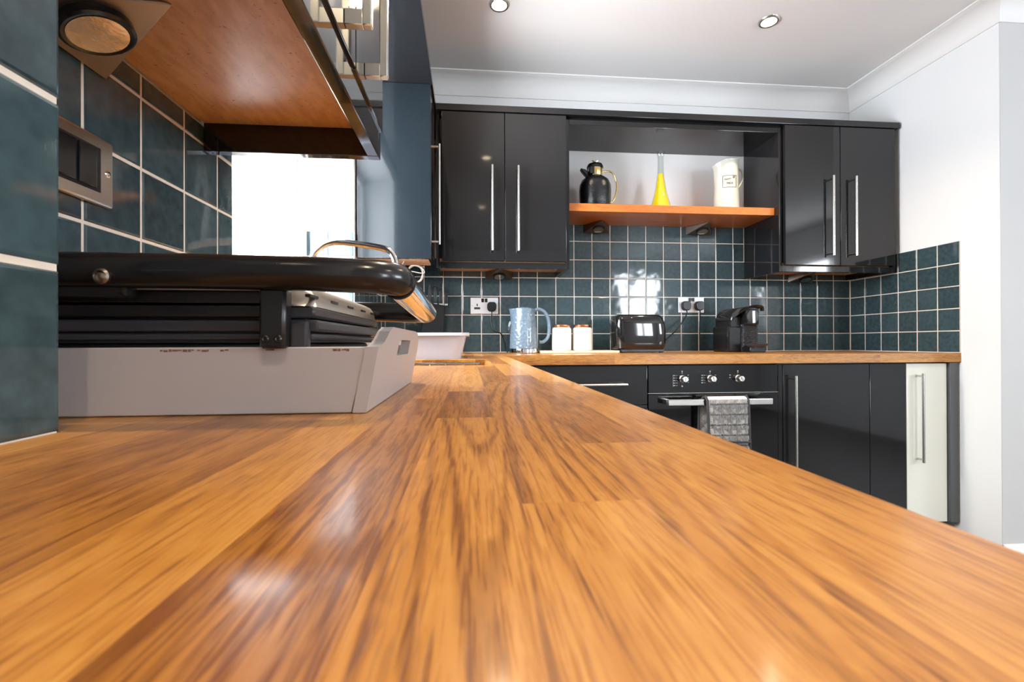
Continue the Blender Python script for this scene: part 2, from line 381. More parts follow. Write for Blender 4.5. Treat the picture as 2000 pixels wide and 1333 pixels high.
def clipcells(us, vs, lo_u, hi_u, lo_v, hi_v):
    out = []
    for u in us:
        for v in vs:
            a, b, c, d = max(u, lo_u), min(u+.1, hi_u), max(v, lo_v), min(v+.1, hi_v)
            if b-a > .012 and d-c > .012: out.append((a, b, c, d))
    return out
WT = wz(-.053)                                      # worktop surface
XC0 = -.1373
cols = [XC0+.1*i for i in range(-4, 23)]
cells = clipcells(cols, [row(r) for r in range(0, 5)], XL, XR, WT+.001, wz(.445))
cells += clipcells(cols, [row(r) for r in (5, 6)], .474, 1.5277, row(5), row(6)+.1)
tiles(WB, cells, lambda u, v: (u, BY+.002, v), 0)
struct(MB().box(XL-.004, XR+.004, BY-TT+.0015, BY+.001, WT-.02, row(5)).box(.46, 1.54, BY-TT+.0015, BY+.001, row(5), row(6)+.092).build('grout', 'grout', WB, smooth=False))
cells = clipcells([YB-.1*(i+1) for i in range(6)], [row(r) for r in range(5)], YB-.6, YB-.001, WT+.001, row(5))
tiles(WR, cells, lambda u, v: (RX+.002, u, v), -PI/2)
struct(MB().box(RX-TT+.0015, RX+.001, YB-.599, YB, WT-.02, row(5)-.002).build('grout', 'grout', WR, smooth=False))
# left wall: before the window, under it, beyond it
ph = .6016-.04
ycols = [.5616-.1*0+.1*i for i in range(-3, 20)]
ycols = [.6016-.1+.1*(i-3)-.0 for i in range(-1, 24)]
cells = clipcells(ycols, [row(r) for r in range(0, 5)], PY-TT, WY0, WT+.001, wz(.3795))
cells += clipcells(ycols, [row(r) for r in range(0, 2)], WY0, WY1, WT+.001, wz(WZ0)-.002)
cells += clipcells(ycols, [row(r) for r in range(0, 4)], WY1, YB, WT+.001, wz(.345))
tiles(WL, cells, lambda u, v: (LX-.002, u, v), PI/2)
g = MB().box(LX-.001, XL-.0015, PY-TT, WY0-.001, WT-.02, wz(.379)).box(LX-.001, XL-.0015, WY0-.001, WY1+.001, WT-.02, wz(WZ0)-.003)
g.box(LX-.001, XL-.0015, WY1+.001, YB, WT-.02, wz(.345)); struct(g.build('grout', 'grout', WL, smooth=False))
# reveal beyond the window (faces the lens) and the sill
cells = clipcells([XL-.1, XL-.2], [row(r) for r in range(2, 5)], XL-.19, XL-.003, wz(WZ0), row(5)-.0)
tiles(WL, cells, lambda u, v: (u, WY1+.002, v), 0)
struct(MB().box(XL-.196, XL-.002, WY1-TT+.0015, WY1+.001, wz(WZ0)-.004, row(5)).build('grout', 'grout', WL, smooth=False))
# pier
cells = clipcells([PY-.1*(i+1) for i in range(5)], [row(r) for r in range(0, 9)], PY-.5, PY, WT-.003, row(9))
tiles(WP, cells, lambda u, v: (PX-TT-.002, u, v), PI/2)
struct(MB().box(PX-TT-.001, PX-.0015, PY-.5, PY-.003, WT-.02, row(9)).build('grout', 'grout', WP, smooth=False))

# ------------------------------------------------------------------ windows
def window(name, axis, p, a0, a1, z0, z1, mull, inward):
    """frame lying in the plane axis=p, running a0..a1, with mullions at mull"""
    root = bpy.data.objects.new(name, None); C.objects.link(root); struct(root)
    def bx(mb, u0, u1, d0, d1, v0, v1, bev=.003):
        d0, d1 = sorted((p+d0*inward, p+d1*inward))
        return mb.box(d0, d1, u0, u1, v0, v1, bev) if axis == 'x' else mb.box(u0, u1, d0, d1, v0, v1, bev)
    f = MB()
    for (u0, u1, v0, v1) in ((a0, a1, z0, z0+.05), (a0, a1, z1-.05, z1), (a0, a0+.05, z0+.05, z1-.05), (a1-.05, a1, z0+.05, z1-.05)): bx(f, u0, u1, -.03, .03, v0, v1)
    for q in mull: bx(f, q-.035, q+.035, -.03, .03, z0+.05, z1-.05)
    f.build('window_frame', 'window_frame', root)
    edges = [a0+.05]+[v for q in mull for v in (q-.035, q+.035)]+[a1-.05]
    for i in range(0, len(edges), 2):
        g = MB(); bx(g, edges[i], edges[i+1], -.003, .003, z0+.05, z1-.05, 0); g.build('pane', 'glass_thin', root, smooth=False)
        k = MB()
        for e in (edges[i], edges[i+1]-.005): bx(k, e, e+.005, .003, .012, z0+.05, z1-.05, 0)
        k.build('gasket', 'gasket', root, smooth=False)
    return root
# window glass lets daylight straight through
gm = bpy.data.materials.new('glass_thin'); gm.use_nodes = True; nt = gm.node_tree; nt.nodes.clear()
o_ = nt.nodes.new('ShaderNodeOutputMaterial'); tr = nt.nodes.new('ShaderNodeBsdfTransparent'); gl = nt.nodes.new('ShaderNodeBsdfGlossy'); gl.inputs['Roughness'].default_value = .02
fr = nt.nodes.new('ShaderNodeFresnel'); fr.inputs[0].default_value = 1.45; mx = nt.nodes.new('ShaderNodeMixShader')
geo = nt.nodes.new('ShaderNodeNewGeometry'); k1 = nt.nodes.new('ShaderNodeMath'); k1.operation = 'SUBTRACT'; k1.inputs[0].default_value = 1
k2 = nt.nodes.new('ShaderNodeMath'); k2.operation = 'MULTIPLY'; nt.links.new(geo.outputs['Backfacing'], k1.inputs[1]); nt.links.new(fr.outputs[0], k2.inputs[0]); nt.links.new(k1.outputs[0], k2.inputs[1])
nt.links.new(k2.outputs[0], mx.inputs[0]); nt.links.new(tr.outputs[0], mx.inputs[1]); nt.links.new(gl.outputs[0], mx.inputs[2]); nt.links.new(mx.outputs[0], o_.inputs[0])
MATS['glass_thin'] = gm
cg = gm.copy(); cg.name = 'clear_glass'; MATS['clear_glass'] = cg
for n in cg.node_tree.nodes:
    if n.type == 'FRESNEL': n.inputs[0].default_value = 1.9
    if n.type == 'BSDF_TRANSPARENT': n.inputs[0].default_value = (.93, .95, .94, 1)
window('window_1', 'x', XL-.215, WY0, WY1, wz(WZ0), wz(WZ1), [], 1)
window('window_2', 'y', -2.78, 2.45, 3.25, .9, 2.1, [2.74], 1)
window('window_3', 'x', 4.3, -1.5, -.2, 1.1, 2.0, [-.85], -1)
struct(MB().box(XL-.245, XL-.001, WY0, WY1, wz(WZ0)-TT, wz(WZ0), .002).build('trim_4', 'window_frame'))

# ------------------------------------------------------------------ worktops of glued oak staves
def stave(parent, x0, x1, y0, y1, along, tone, ring):
    Lx, Ly = (y1-y0, x1-x0) if along == 'y' else (x1-x0, y1-y0)
    b = MB().box(-Lx/2, Lx/2, -Ly/2, Ly/2, -.04, 0)
    bmesh.ops.bevel(b.bm, geom=[e for e in b.bm.edges if all(v.co.z > -.01 for v in e.verts)], offset=.00006, segments=1, affect='EDGES')
    o = b.build('stave', 'oak', parent, smooth=False)
    o.location = ((x0+x1)/2, (y0+y1)/2, 0); o.rotation_euler = (0, 0, PI/2 if along == 'y' else 0)
    o.color = (tone, ring, random.random(), 1)
HOLE = (-.383, .045, 1.09, 1.44)
KN = {0: [(-.42, .62, .55)], 1: [(-.42, .241, .62, .5), (.241, .75, .22, .35)],
      2: [(-.42, .153, .66, .25), (.153, .62, .45, .8)], 3: [(-.42, .332, .62, .7), (.332, .51, .22, .4), (.51, .9, .72, .5)],
      4: [(-.42, .45, .20, .5), (.45, .88, .55, .5)], 5: [(-.42, .4, .62, .2), (.4, .8, .4, .4)], 6: [(-.42, .6, .22, .2)], 7: [(-.42, .66, .14, .25)], 8: [(-.42, .7, .30, .2)]}
KN[0] = [(-.42, .62, .62, .4), (.62, 1.1, .70, .4)]
wt1 = thing('worktop', (0, 0, WT), 'long oak block worktop filling the foreground and running past the tray', 'worktop')
for k in range(15):
    xb, xa = .137-.04*k, max(.137-.04*(k+1), XL+.001)
    segs = list(KN.get(k, []))
    y = segs[-1][1] if segs else -.42-random.random()*.3
    while y < YB-.002:
        y2 = min(y+random.uniform(.28, .55), YB-.001)
        if YB-y2 < .12: y2 = YB-.001
        segs.append((y, y2, random.uniform(.25, .8), random.uniform(.1, .4))); y = y2
    for (a, b, tn, rg) in segs:
        a = max(a, -.42)
        if b <= a: continue
        if xa < PX+.0 and a < PY:                    # the pier stands where the worktop would be
            if b <= PY: continue
            if xb <= PX+.001: a = PY
            else:
                stave(wt1, PX, xb, a, PY, 'y', tn, rg); a = PY
        x0, x1, y0, y1 = HOLE
        if xa >= x1-1e-6 or xb <= x0+1e-6 or b <= y0 or a >= y1: stave(wt1, xa, xb, a, b, 'y', tn, rg); continue
        if a < y0: stave(wt1, xa, xb, a, y0, 'y', tn, rg)
        if b > y1: stave(wt1, xa, xb, y1, b, 'y', tn, rg)
        if xb > x1: stave(wt1, x1, xb, max(a, y0), min(b, y1), 'y', tn, rg)
wt2 = thing('worktop', (0, 0, WT), 'oak block worktop along the back wall under the kettle and toaster', 'worktop')
for k in range(15):
    y0 = 1.887+.04*k; x = .1372+(-.35+random.random()*.3 if k else 0)
    first = True
    while x < 2.17:
        x2 = min(x+random.uniform(.3, .55), 2.168)
        if 2.168-x2 < .1: x2 = 2.168
        if x2 > .1372+.02: stave(wt2, max(x, .1372), x2, y0, y0+.04, 'x', random.uniform(.3, .75), random.uniform(.1, .4))
        x = x2
        if x2 >= 2.168: break

# ------------------------------------------------------------------ handles and cabinets
def bar_handle(parent, axis, p, length, out, name='handle', mt='satin_handle', r=.006):
    """square-ended bar; p = centre on the door face; out = unit vector out of the door; axis of the bar 'z','x'"""
    mb = MB(); o = Vector(out)*.030; c = Vector(p); h = length/2
    ax = Vector((0, 0, 1)) if axis == 'z' else (Vector((1, 0, 0)) if axis == 'x' else Vector((0, 1, 0)))
    mb.tube([c+o-ax*h, c+o+ax*h], r, 14)
    for s in (-1, 1): mb.tube([c+ax*s*(h-.012), c+o+ax*s*(h-.012)], r*.8, 8)
    return mb.build(name, mt, parent)
def square_handle(parent, p, length, out):
    mb = MB(); o = Vector(out); c = Vector(p); h = length/2
    x0, x1 = sorted((p[0]+o.x*.014, p[0]+o.x*.034)) if abs(o.x) > .5 else (p[0]-.006, p[0]+.006)
    y0, y1 = sorted((p[1]+o.y*.022, p[1]+o.y*.034)) if abs(o.y) > .5 else (p[1]-.006, p[1]+.006)
    if abs(o.x) > .5: x0 = x1-.012
    mb.box(x0, x1, y0, y1, p[2]-h, p[2]+h, .0015)
    for s in (-1, 1):
        zc = p[2]+s*(h-.010)
        if abs(o.x) > .5: mb.box(p[0]-.0, x0+.001, p[1]-.006, p[1]+.006, zc-.010, zc+.010, .001)
        else: mb.box(p[0]-.006, p[0]+.006, y0+.0, p[1], zc-.008, zc+.008, .001)
    return mb.build('handle', 'satin_handle', parent)

DT, DB = wz(1.070), wz(.377)                         # wall-unit door top and bottom
def wall_unit(label, x0, x1, doors, hx, side_l=None, side_r=None):
    """wall cabinet on the back wall, doors facing the lens"""
    t = thing('wall_cabinet', (0, 0, 0), label, 'cabinet')
    yb, yf = BY-.0065, 2.19
    m_ = MB().box(x0+.0175, x1-.0175, yf+.02, yb-.0005, DB+.0165, DT-.0005, 0)
    m_.box(x0, x0+.017, yf, yb, wz(.347), DT, .001); m_.box(x1-.017, x1, yf, yb, wz(.347), DT, .001)
    m_.build('carcass', 'black_gloss', t, smooth=False)
    MB().box(x0+.017, x1-.017, yf+.019, yb, DB, DB+.016).build('underside_panel', 'cabinet_underside', t, smooth=False, label='orange wood underside panel')
    MB().box(x0+.017, x1-.017, yf-.0, yf+.018, wz(.347), DB-.002, .001).build('light_rail', 'black_gloss', t)
    for i in range(len(doors)-1):
        d = MB().box(doors[i]+.0015, doors[i+1]-.0015, yf-.020, yf-.001, DB+.001, DT-.002, .0015).build('door', 'black_gloss', t)
        h = hx[i]
        bar_handle(d, 'z', (h, yf-.020, wz(.618)), .392, (0, -1, 0))
    return t
wall_unit('black gloss double wall cabinet on the back wall left of the open shelf', -.154, .474, [-.1275, .165, .457], [.106, .2265])
wall_unit('black gloss double wall cabinet on the back wall right of the open shelf', 1.5277, 2.152, [1.5464, 1.838, 2.1355], [1.779, 1.899])

# far-left cabinet on the window wall: its dark side panel faces the lens
t = thing('wall_cabinet', (0, 0, 0), 'dark wall cabinet beyond the window showing its blue-black side panel', 'cabinet')
MB().box(XL+.001, -.176, 1.975, 2.16, wz(.36), DT).build('carcass', 'black_gloss', t, smooth=False)
MB().box(XL+.001, -.158, 1.955, 1.974, wz(.347), DT, .001).build('side_panel', 'dark_teal_panel', t)
MB().box(XL+.001, -.176, 1.975, 2.16, wz(.352), wz(.3595)).build('underside_panel', 'cabinet_underside', t, smooth=False)
d = MB().box(-.175, -.157, 1.976, 2.155, DB-.01, DT-.002, .0015).build('door', 'black_gloss', t)
bar_handle(d, 'z', (-.157, 2.02, wz(.635)), .43, (1, 0, 0))
# near-left cabinet over the tray
t = thing('wall_cabinet', (0, 0, 0), 'wall cabinet overhead left with bare orange wooden underside', 'cabinet')
NY0, NY1 = PY+.012, .872
MB().box(XL+.001, -.176, NY0, NY1-.001, wz(.394), DT).build('carcass', 'black_gloss', t, smooth=False)
MB().box(XL+.001, -.182, NY0, NY1-.020, wz(.381), wz(.3935)).build('underside_panel', 'cabinet_underside', t, smooth=False, label='speckled orange wooden underside panel')
MB().box(-.181, -.161, NY0, NY1-.020, wz(.333), wz(.3935), .0015).build('light_rail', 'black_gloss', t)
MB().box(XL+.001, -.161, NY1-.0195, NY1, wz(.333), wz(.3935), .0015).build('end_rail', 'black_gloss', t)
for (a, b, hy) in ((NY0, .668, .613), (.671, NY1, .729)):
    d = MB().box(-.1755, -.157, a+.001, b, wz(.383), DT-.002, .0015).build('door', 'pearl_door', t) if False else \
        MB().box(-.1755, -.157, a+.001, b, wz(.383), DT-.002, .0015).build('door', 'black_gloss', t)
    square_handle(d, (-.157, hy, wz(.60)), .392, (1, 0, 0))
# cornice boards
tag(MB().box(XL+.001, -.150, NY0, 2.163, DT+.001, DT+.027, .001).build('cornice_board', 'black_gloss'), 'black board bridging the tops of the left cabinets above the window', 'cornice')
tag(MB().box(XL+.001, 2.158, 2.165, BY-.001, DT+.001, DT+.030, .001).build('cornice_board', 'black_gloss'), 'long black cornice board along the top of the back wall cabinets', 'cornice')
tag(MB().box(.4745, 1.527, 2.19, BY-.001, wz(1.036), DT, .001).build('niche_top', 'black_gloss'), 'glossy black panel roofing the open niche over the flask and jug', 'panel')
sh = tag(MB().box(.4745, 1.5272, 2.222, BY-.0065+.0, wz(.634), wz(.672), .0015).build('open_shelf', 'shelf_oak'), 'orange oak shelf in the open niche holding carafe, flask and jug', 'shelf')
sh.color = (.6, .3, .3, 1)

# ------------------------------------------------------------------ base units of the back run
FB, BT = wz(-.8047), wz(-.0955)
yf = 1.905
t = thing('base_cabinet', (0, 0, 0), 'black drawer unit with slim bar handle left of the oven', 'cabinet')
MB().box(.138, .743, yf+.02, BY-.01, FB, BT-.0).build('carcass', 'black_matt', t, smooth=False)
d = MB().box(.140, .7415, yf, yf+.019, wz(-.262), BT-.004, .0015).build('drawer', 'black_gloss', t); bar_handle(d, 'x', (.452, yf, wz(-.176)), .39, (0, -1, 0))
d = MB().box(.140, .7415, yf, yf+.019, FB, wz(-.266), .0015).build('drawer', 'black_gloss', t); bar_handle(d, 'x', (.452, yf, wz(-.36)), .39, (0, -1, 0))
t = thing('base_cabinet', (0, 0, 0), 'black base cabinet with tall bar handle right of the oven', 'cabinet')
MB().box(1.325, 1.746, yf+.02, BY-.01, FB, BT).build('carcass', 'black_matt', t, smooth=False)
d = MB().box(1.345, 1.745, yf, yf+.019, FB, BT-.004, .0015).build('door', 'black_gloss', t); bar_handle(d, 'z', (1.383, yf, wz(-.343)), .392, (0, -1, 0))
MB().box(1.325, 1.3435, yf+.004, yf+.0195, FB, BT-.004).build('filler_strip', 'black_gloss', t, smooth=False)
t = thing('base_cabinet', (0, 0, 0), 'narrow handleless black base panel beside the end cupboard', 'cabinet')
MB().box(1.748, 1.921, yf+.02, BY-.01, FB, BT).build('carcass', 'black_matt', t, smooth=False)
MB().box(1.748, 1.921, yf, yf+.019, FB, BT-.004, .0015).build('door', 'black_gloss', t)
t = thing('base_cabinet', (0, 0, 0), 'end cupboard with bar handle at the right end, bright door reflection painted pale', 'cabinet')
MB().box(1.9225, 2.12, yf+.02, BY-.01, FB, BT).build('carcass', 'black_matt', t, smooth=False)
d = MB().box(1.923, 2.118, yf, yf+.019, FB, BT-.004, .002).build('door', 'pale_reflection_door', t, label='glossy door with its bright reflection painted in as pale cream'); bar_handle(d, 'z', (1.973, yf, wz(-.337)), .39, (0, -1, 0))
MB().box(2.121, 2.161, yf-.012, BY-.01, FB, BT, .001).build('end_panel', 'grey_panel', t, label='dark grey end panel')
tag(MB().box(.14, 2.161, yf+.045, yf+.06, .0, FB-.002, .001).build('plinth_board', 'grey_panel'), 'plinth board under the base cabinets of the back run', 'plinth')
# base units under the near worktop
for i in range(4):
    y0 = -.40+.555*i; y1 = y0+.553
    t = thing('base_cabinet', (0, 0, 0), ['black base cabinet under the nearest end of the long worktop', 'black base cabinet under the worktop beneath the tray', 'black base cabinet under the sink', 'black base cabinet under the worktop next to the corner'][i], 'cabinet')
    top = BT if i < 2 else wz(-.30)
    MB().box(PX+.01 if i == 0 else XL+.01 if i > 1 else PX+.01, .098, y0, y1, .15, top, .0).build('carcass', 'black_matt', t, smooth=False)
    d = MB().box(.099, .117, y0+.001, y1-.001, .158, BT-.004, .0015).build('door', 'black_gloss', t); bar_handle(d, 'z', (.117, y1-.06, wz(-.343)), .392, (1, 0, 0))
tag(MB().box(.05, .065, -.40, 1.82, .0, .148, .001).build('plinth_board', 'grey_panel'), 'plinth board under the near run of base cabinets', 'plinth')

# ------------------------------------------------------------------ oven and its glove
ov = thing('oven', (1.032, yf, FB), 'black built-in oven with three silver knobs and a wide bar handle', 'oven')
def OL(x, y, z): return (x-1.032, y-yf, z-FB)
MB().box(-.285, .285, .021, .52, .0, BT-FB-.002).build('casing', 'black_matt', ov, smooth=False)
MB().box(-.2865, .288, -.0, .020, wz(-.2165)-FB, BT-FB-.003, .002).build('control_panel', 'oven_glass', ov)
dr = MB().box(-.2865, .288, -.002, .020, .165, wz(-.2215)-FB, .002).build('door', 'oven_glass', ov)
MB().box(-.2865, .288, -.0, .020, .0, .160, .002).build('lower_panel', 'black_gloss', ov)
hb = MB(); hz = wz(-.250)-FB
hb.box(-.225, .228, -.058, -.045, hz-.013, hz+.013, .003)
for x in (-.215, .218): hb.box(x-.012, x+.012, -.047, -.002, hz-.010, hz+.010, .002)
hb.build('handle', 'satin_handle', dr)
MB().box(-.2865, .288, -.0015, .0, wz(-.2175)-FB, wz(-.2160)-FB).build('trim_strip', 'brushed_steel', ov, smooth=False)
for i, x in enumerate((.903-.008, 1.0258-.008, 1.1499-.008)):
    kz = wz(-.1565)-FB; kx = x-1.032
    kn = MB().lathe([(.016, 0), (.016, .003), (.0125, .006), (.0125, .028), (.011, .030)], 24)
    bmesh.ops.rotate(kn.bm, verts=kn.bm.verts, cent=(0, 0, 0), matrix=Matrix.Rotation(PI/2, 3, 'X'))
    ko = kn.build('knob', 'chrome_brushed' if False else 'satin_handle', ov, (kx, -.0005, kz))
    k2 = MB().box(-.0015, .0015, -.0315, -.0300, -.0095, .0095).build('pointer', 'chrome', ko, smooth=False)
    k2.rotation_euler = (0, -(.0, .25, .6)[i], 0)
mk = MB()
for i, x in enumerate((.895, 1.018, 1.142)):
    kx = x-1.032; kz = wz(-.1565)-FB
    mk.cyl((kx-.002, -.0007, kz+.031), (kx-.002, 0, kz+.031), .003, 8)
    mk.cyl((kx-.002, -.0007, kz+.024), (kx-.002, 0, kz+.024), .002, 6)
    n_ = (5, 4, 2)[i]
    for j in range(n_):
        zz = kz+.014-j*.0105
        mk.box(kx-.040, kx-.034, -.0007, 0, zz-.002, zz+.002); 
        if i != 2: mk.box(kx-.031, kx-.022, -.0007, 0, zz-.0006, zz+.0006)
    if i == 0:
        mk.box(kx-.042, kx-.0412, -.0007, 0, kz-.034, kz+.018)
        for j in range(4): mk.box(kx+.022, kx+.027, -.0007, 0, kz+.014-j*.01, kz+.0165-j*.01)
        mk.cyl((kx-.002, -.0007, kz-.031), (kx-.002, 0, kz-.031), .0035, 8)
    if i == 1:
        for j in range(3): mk.box(kx+.020, kx+.025, -.0007, 0, kz+.014-j*.014, kz+.0155-j*.014)
mk.build('dial_markings', 'pale_ink', ov, smooth=False)

gv = thing('oven_glove', (1.066, 1.85, wz(-.25)), 'quilted grey patterned double oven glove with dark edging on the oven handle', 'oven glove')
def quilt(x0, x1, y, z0, z1, nx, nz, yoff=0, sway=.0, back=False):
    mb = MB(); V = []
    for j in range(nz+1):
        r_ = []
        for i in range(nx+1):
            u, v = i/nx, j/nz
            x = x0+(x1-x0)*u+sway*v; z = z1+(z0-z1)*v
            a = (x-x0)*22*1.0; b = (z-z1)*22
            pf = abs(math.sin((a+b)*PI*1.0))*abs(math.sin((a-b)*PI*1.0))
            r_.append(mb.bm.verts.new((x, y-.004-.006*pf**.5, z)))
        V.append(r_)
    for j in range(nz):
        for i in range(nx): mb.bm.faces.new((V[j][i], V[j+1][i], V[j+1][i+1], V[j][i+1]))
    bmesh.ops.solidify(mb.bm, geom=mb.bm.faces[:], thickness=.003)
    return mb
# over the bar: local y of bar centre is about  -.0 (bar at y=1.8535)
q = quilt(-.098, .078, -.008, -.42, .012, 40, 90, sway=.012)
q.build('front_flap', 'glove_cloth', gv)
q = quilt(-.116, .07, .030, -.42, .012, 40, 90, sway=.0)
q.build('back_flap', 'glove_cloth', gv)
mb = MB(); n_ = 8
for i in range(n_):
    a0, a1 = PI*i/n_, PI*(i+1)/n_
    mb.raw([(-.10, .009-.021*math.cos(a0), .012+.011*math.sin(a0)), (.078, .009-.021*math.cos(a0), .012+.011*math.sin(a0)), (.076, .009-.021*math.cos(a1), .012+.011*math.sin(a1)), (-.103, .009-.021*math.cos(a1), .012+.011*math.sin(a1))], [(0, 1, 2, 3)])
mb.build('fold', 'glove_cloth', gv)
tr_ = MB()
for (xa, xb) in ((-.098, -.086), (.078, .090)):
    tr_.tube([(xa, .020, .018), (xa, .0, .024), (xa, -.014, .008), (xa+.003, -.015, -.06), (xb, -.015, -.42)], .0055, 8)
tr_.tube([(-.116, .022, .01), (-.118, .024, -.2), (-.118, .024, -.42)], .005, 8)
tr_.tube([(-.090, -.0205, -.158), (.085, -.0205, -.164)], .0045, 8)
tr_.build('edging', 'glove_trim', gv)
st = MB()
for j in range(6):                                   # rows of small printed marks across the quilting
    zz = -.008-j*.0425
    st.box(-.088, .080, -.0195, -.0175, zz-.0008, zz+.0008)
    for k in range(26):
        xx = -.086+k*.0063
        st.box(xx, xx+.0012, -.0195, -.0175, zz+.001, zz+.0062)
st.build('printed_rows', 'ink', gv, smooth=False)
mat('grey_print', (.20, .20, .21), .9, noise=(200, .4, (1, 1, 1)))
mm = text_mesh('MMMM', .046, 'grey_print', .0004)
for j in range(5):
    o = bpy.data.objects.new('lettering', mm); C.objects.link(o); o.parent = gv; o.location = (-.006+.002*j, -.0185, -.0275-j*.0425); o.rotation_euler = (PI/2, 0, 0); o.scale = (1.02, .95, 1)

# ------------------------------------------------------------------ under-cabinet wedge lights
def wedge(label, loc, rz, s=1.0, group=None):
    t = thing('wedge_light', loc, label, 'light', group, rz)
    w2, d, h = .073*s, .118*s, .044*s
    A = [(-w2, 0, 0), (w2, 0, 0), (0, -d, 0), (-w2, 0, -h), (w2, 0, -h)]
    b = MB().raw(A, [(0, 1, 2), (0, 3, 4, 1), (0, 2, 3), (1, 4, 2), (3, 2, 4)])
    bmesh.ops.recalc_face_normals(b.bm, faces=b.bm.faces)
    bmesh.ops.bevel(b.bm, geom=b.bm.edges[:], offset=.0012, segments=1, affect='EDGES')
    body = b.build('body', 'light_metal', t, smooth=False)
    n = Vector((0, -h, -d)).normalized(); c = Vector((0, -d*.36, -h*.64))
    M = Vector((0, 0, 1)).rotation_difference(n).to_matrix().to_4x4()
    for nm, prof, mt, off in (('lamp_ring', [(.033*s, 0), (.033*s, .008), (.030*s, .010), (.0264*s, .009), (.0262*s, 0)], 'black_satin', 0), ('lamp_lens', [(.0262*s, .0085), (.0235*s, .0045), (.018*s, .0014), (.011*s, .0003), (.0080*s, .0003), (.0076*s, .0045), (.0052*s, .0068), (.0005, .0075)], 'lamp_lens', .001)):
        o = MB().lathe(prof, 28).build(nm, mt, t if nm == 'lamp_ring' else ring)
        if nm == 'lamp_ring': ring = o; o.matrix_local = Matrix.Translation(c+n*off) @ M
        else: o.location = (0, 0, off)
    return t
wedge('large brown metal wedge light under the overhead left cabinet', (XL+.001, .556, wz(.3805)), PI/2, 1.08)
wedge('small dark wedge light under the back left wall cabinet', (.155, BY-.007, wz(.3765)), 0)
wedge('small dark wedge light under the oak shelf, below the carafe', (.686, BY-.007, wz(.6335)), 0)
wedge('small dark wedge light under the oak shelf, below the jug', (1.263, BY-.007, wz(.6335)), 0)
wedge('small brown wedge light under the back right wall cabinet', (1.86, BY-.007, wz(.3765)), 0)

# ------------------------------------------------------------------ ceiling downlights
DL = ['glowing recessed ceiling downlight nearest the left wall cabinets', 'recessed ceiling downlight with steel ring above the jug, near the right wall', 'recessed ceiling downlight above the grill and tray', 'added unseen ceiling downlight above the middle of the kitchen floor', 'added unseen rearmost ceiling downlight on the worktop side', 'added unseen rearmost ceiling downlight on the open floor side']
for i, (x, y) in enumerate(DOWN):
    t = thing('downlight', (x, y, CZ), DL[i], 'ceiling light')
    MB().lathe([(.030, -.001), (.0315, -.006), (.038, -.007), (.043, -.003), (.0435, -.0005)], 36, closed=True).build('ring', 'brushed_steel', t)
    MB().lathe([(.030, -.0015), (.028, -.003), (.001, -.003)], 28).build('bulb', 'lamp_glow', t)

# ------------------------------------------------------------------ sockets, switch, plugs
def socket(label, x, z):
    t = thing('socket', (x, YB-.002, z), label, 'socket')
    MB().box(-.073, .073, -.009, 0, -.043, .043, .0025).build('face_plate', 'white_plastic', t)
    for sx in (-.009, .009): MB().box(sx-.007, sx+.007, -.0125, -.009, .018, .038, .001).build('rocker', 'black_satin', t)
    for sx in (-.038, .038):
        m_ = MB().box(sx-.003, sx+.003, -.0095, -.0088, -.002, .010)
        for k in (-.011, .011): m_.box(sx+k-.004, sx+k+.004, -.0095, -.0088, -.016, -.011)
        m_.box(sx-.016, sx+.016, -.0094, -.0088, -.019, -.008); m_.build('pin_holes', 'black_matt', t, smooth=False)
    for sx in (-.065, .065): MB().cyl((sx, -.0098, 0), (sx, -.008, 0), .003, 12).build('screw', 'brushed_steel', t)
    return t
socket('white double wall socket beside the kettle with one plug', .078, wz(.194))
socket('white double wall socket over the toaster with two plugs', 1.2155, wz(.2035))
def bez(ps, n=8):
    out = []; P = [Vector(p) for p in ps]; P = [P[0]]+P+[P[-1]]
    for i in range(1, len(P)-2):
        for k in range(n):
            t = k/n; a, b, c, d = P[i-1], P[i], P[i+1], P[i+2]
            out.append(.5*((2*b)+(c-a)*t+(2*a-5*b+4*c-d)*t*t+(3*b-a-3*c+d)*t**3))
    out.append(P[-2]); return out
def plug(label, x, z, path):
    t = thing('power_plug', (x, YB-.0115, z), label, 'plug')
    MB().prism([(-.024, -.012), (-.018, -.024), (-.008, -.028), (.008, -.028), (.018, -.024), (.024, -.012), (.024, .010), (.016, .022), (-.016, .022), (-.024, .010)], 'y', -.030, 0, .004).build('plug_body', 'black_plastic', t)
    pts = [(x, YB-.03, z-.024), (x, YB-.035, z-.045)]+path
    MB().tube([Vector(p)-Vector((x, YB-.0115, z)) for p in bez(pts)], .0032, 8).build('cord', 'black_plastic', t)
plug('black plug with cord dangling down to the blue kettle', .116, wz(.190), [(.11, 2.45, wz(.12)), (.125, 2.43, wz(.06)), (.160, 2.40, wz(.045)), (.175, 2.36, wz(.0)), (.180, 2.33, wz(-.04)), (.186, 2.30, wz(-.047))])
plug('black left plug of the toaster socket with a pair of cords', 1.178, wz(.199), [(1.16, 2.45, wz(.12)), (1.10, 2.42, wz(.06)), (1.03, 2.36, wz(.02)), (.985, 2.30, wz(.0))])
plug('black right plug of the toaster socket with cord behind the coffee machine', 1.2535, wz(.199), [(1.255, 2.46, wz(.11)), (1.25, 2.45, wz(.03)), (1.27, 2.44, wz(-.03)), (1.36, 2.41, wz(-.047)), (1.40, 2.38, wz(-.048))])
t = thing('cooker_switch', (XL+.0005, .5635, wz(.2115)), 'brushed steel double switch plate with black rockers on the left tiles', 'switch')
MB().box(0, .008, -.0735, .0735, -.0415, .0415, .003).build('face_plate', 'brushed_steel', t)
MB().box(.007, .0085, -.055, .052, -.027, .027).build('recess', 'black_matt', t, smooth=False)
for y in (-.030, .000, .030): MB().box(.008, .0115, y-.013, y+.013, -.024, .024, .0015).build('rocker', 'black_satin', t)
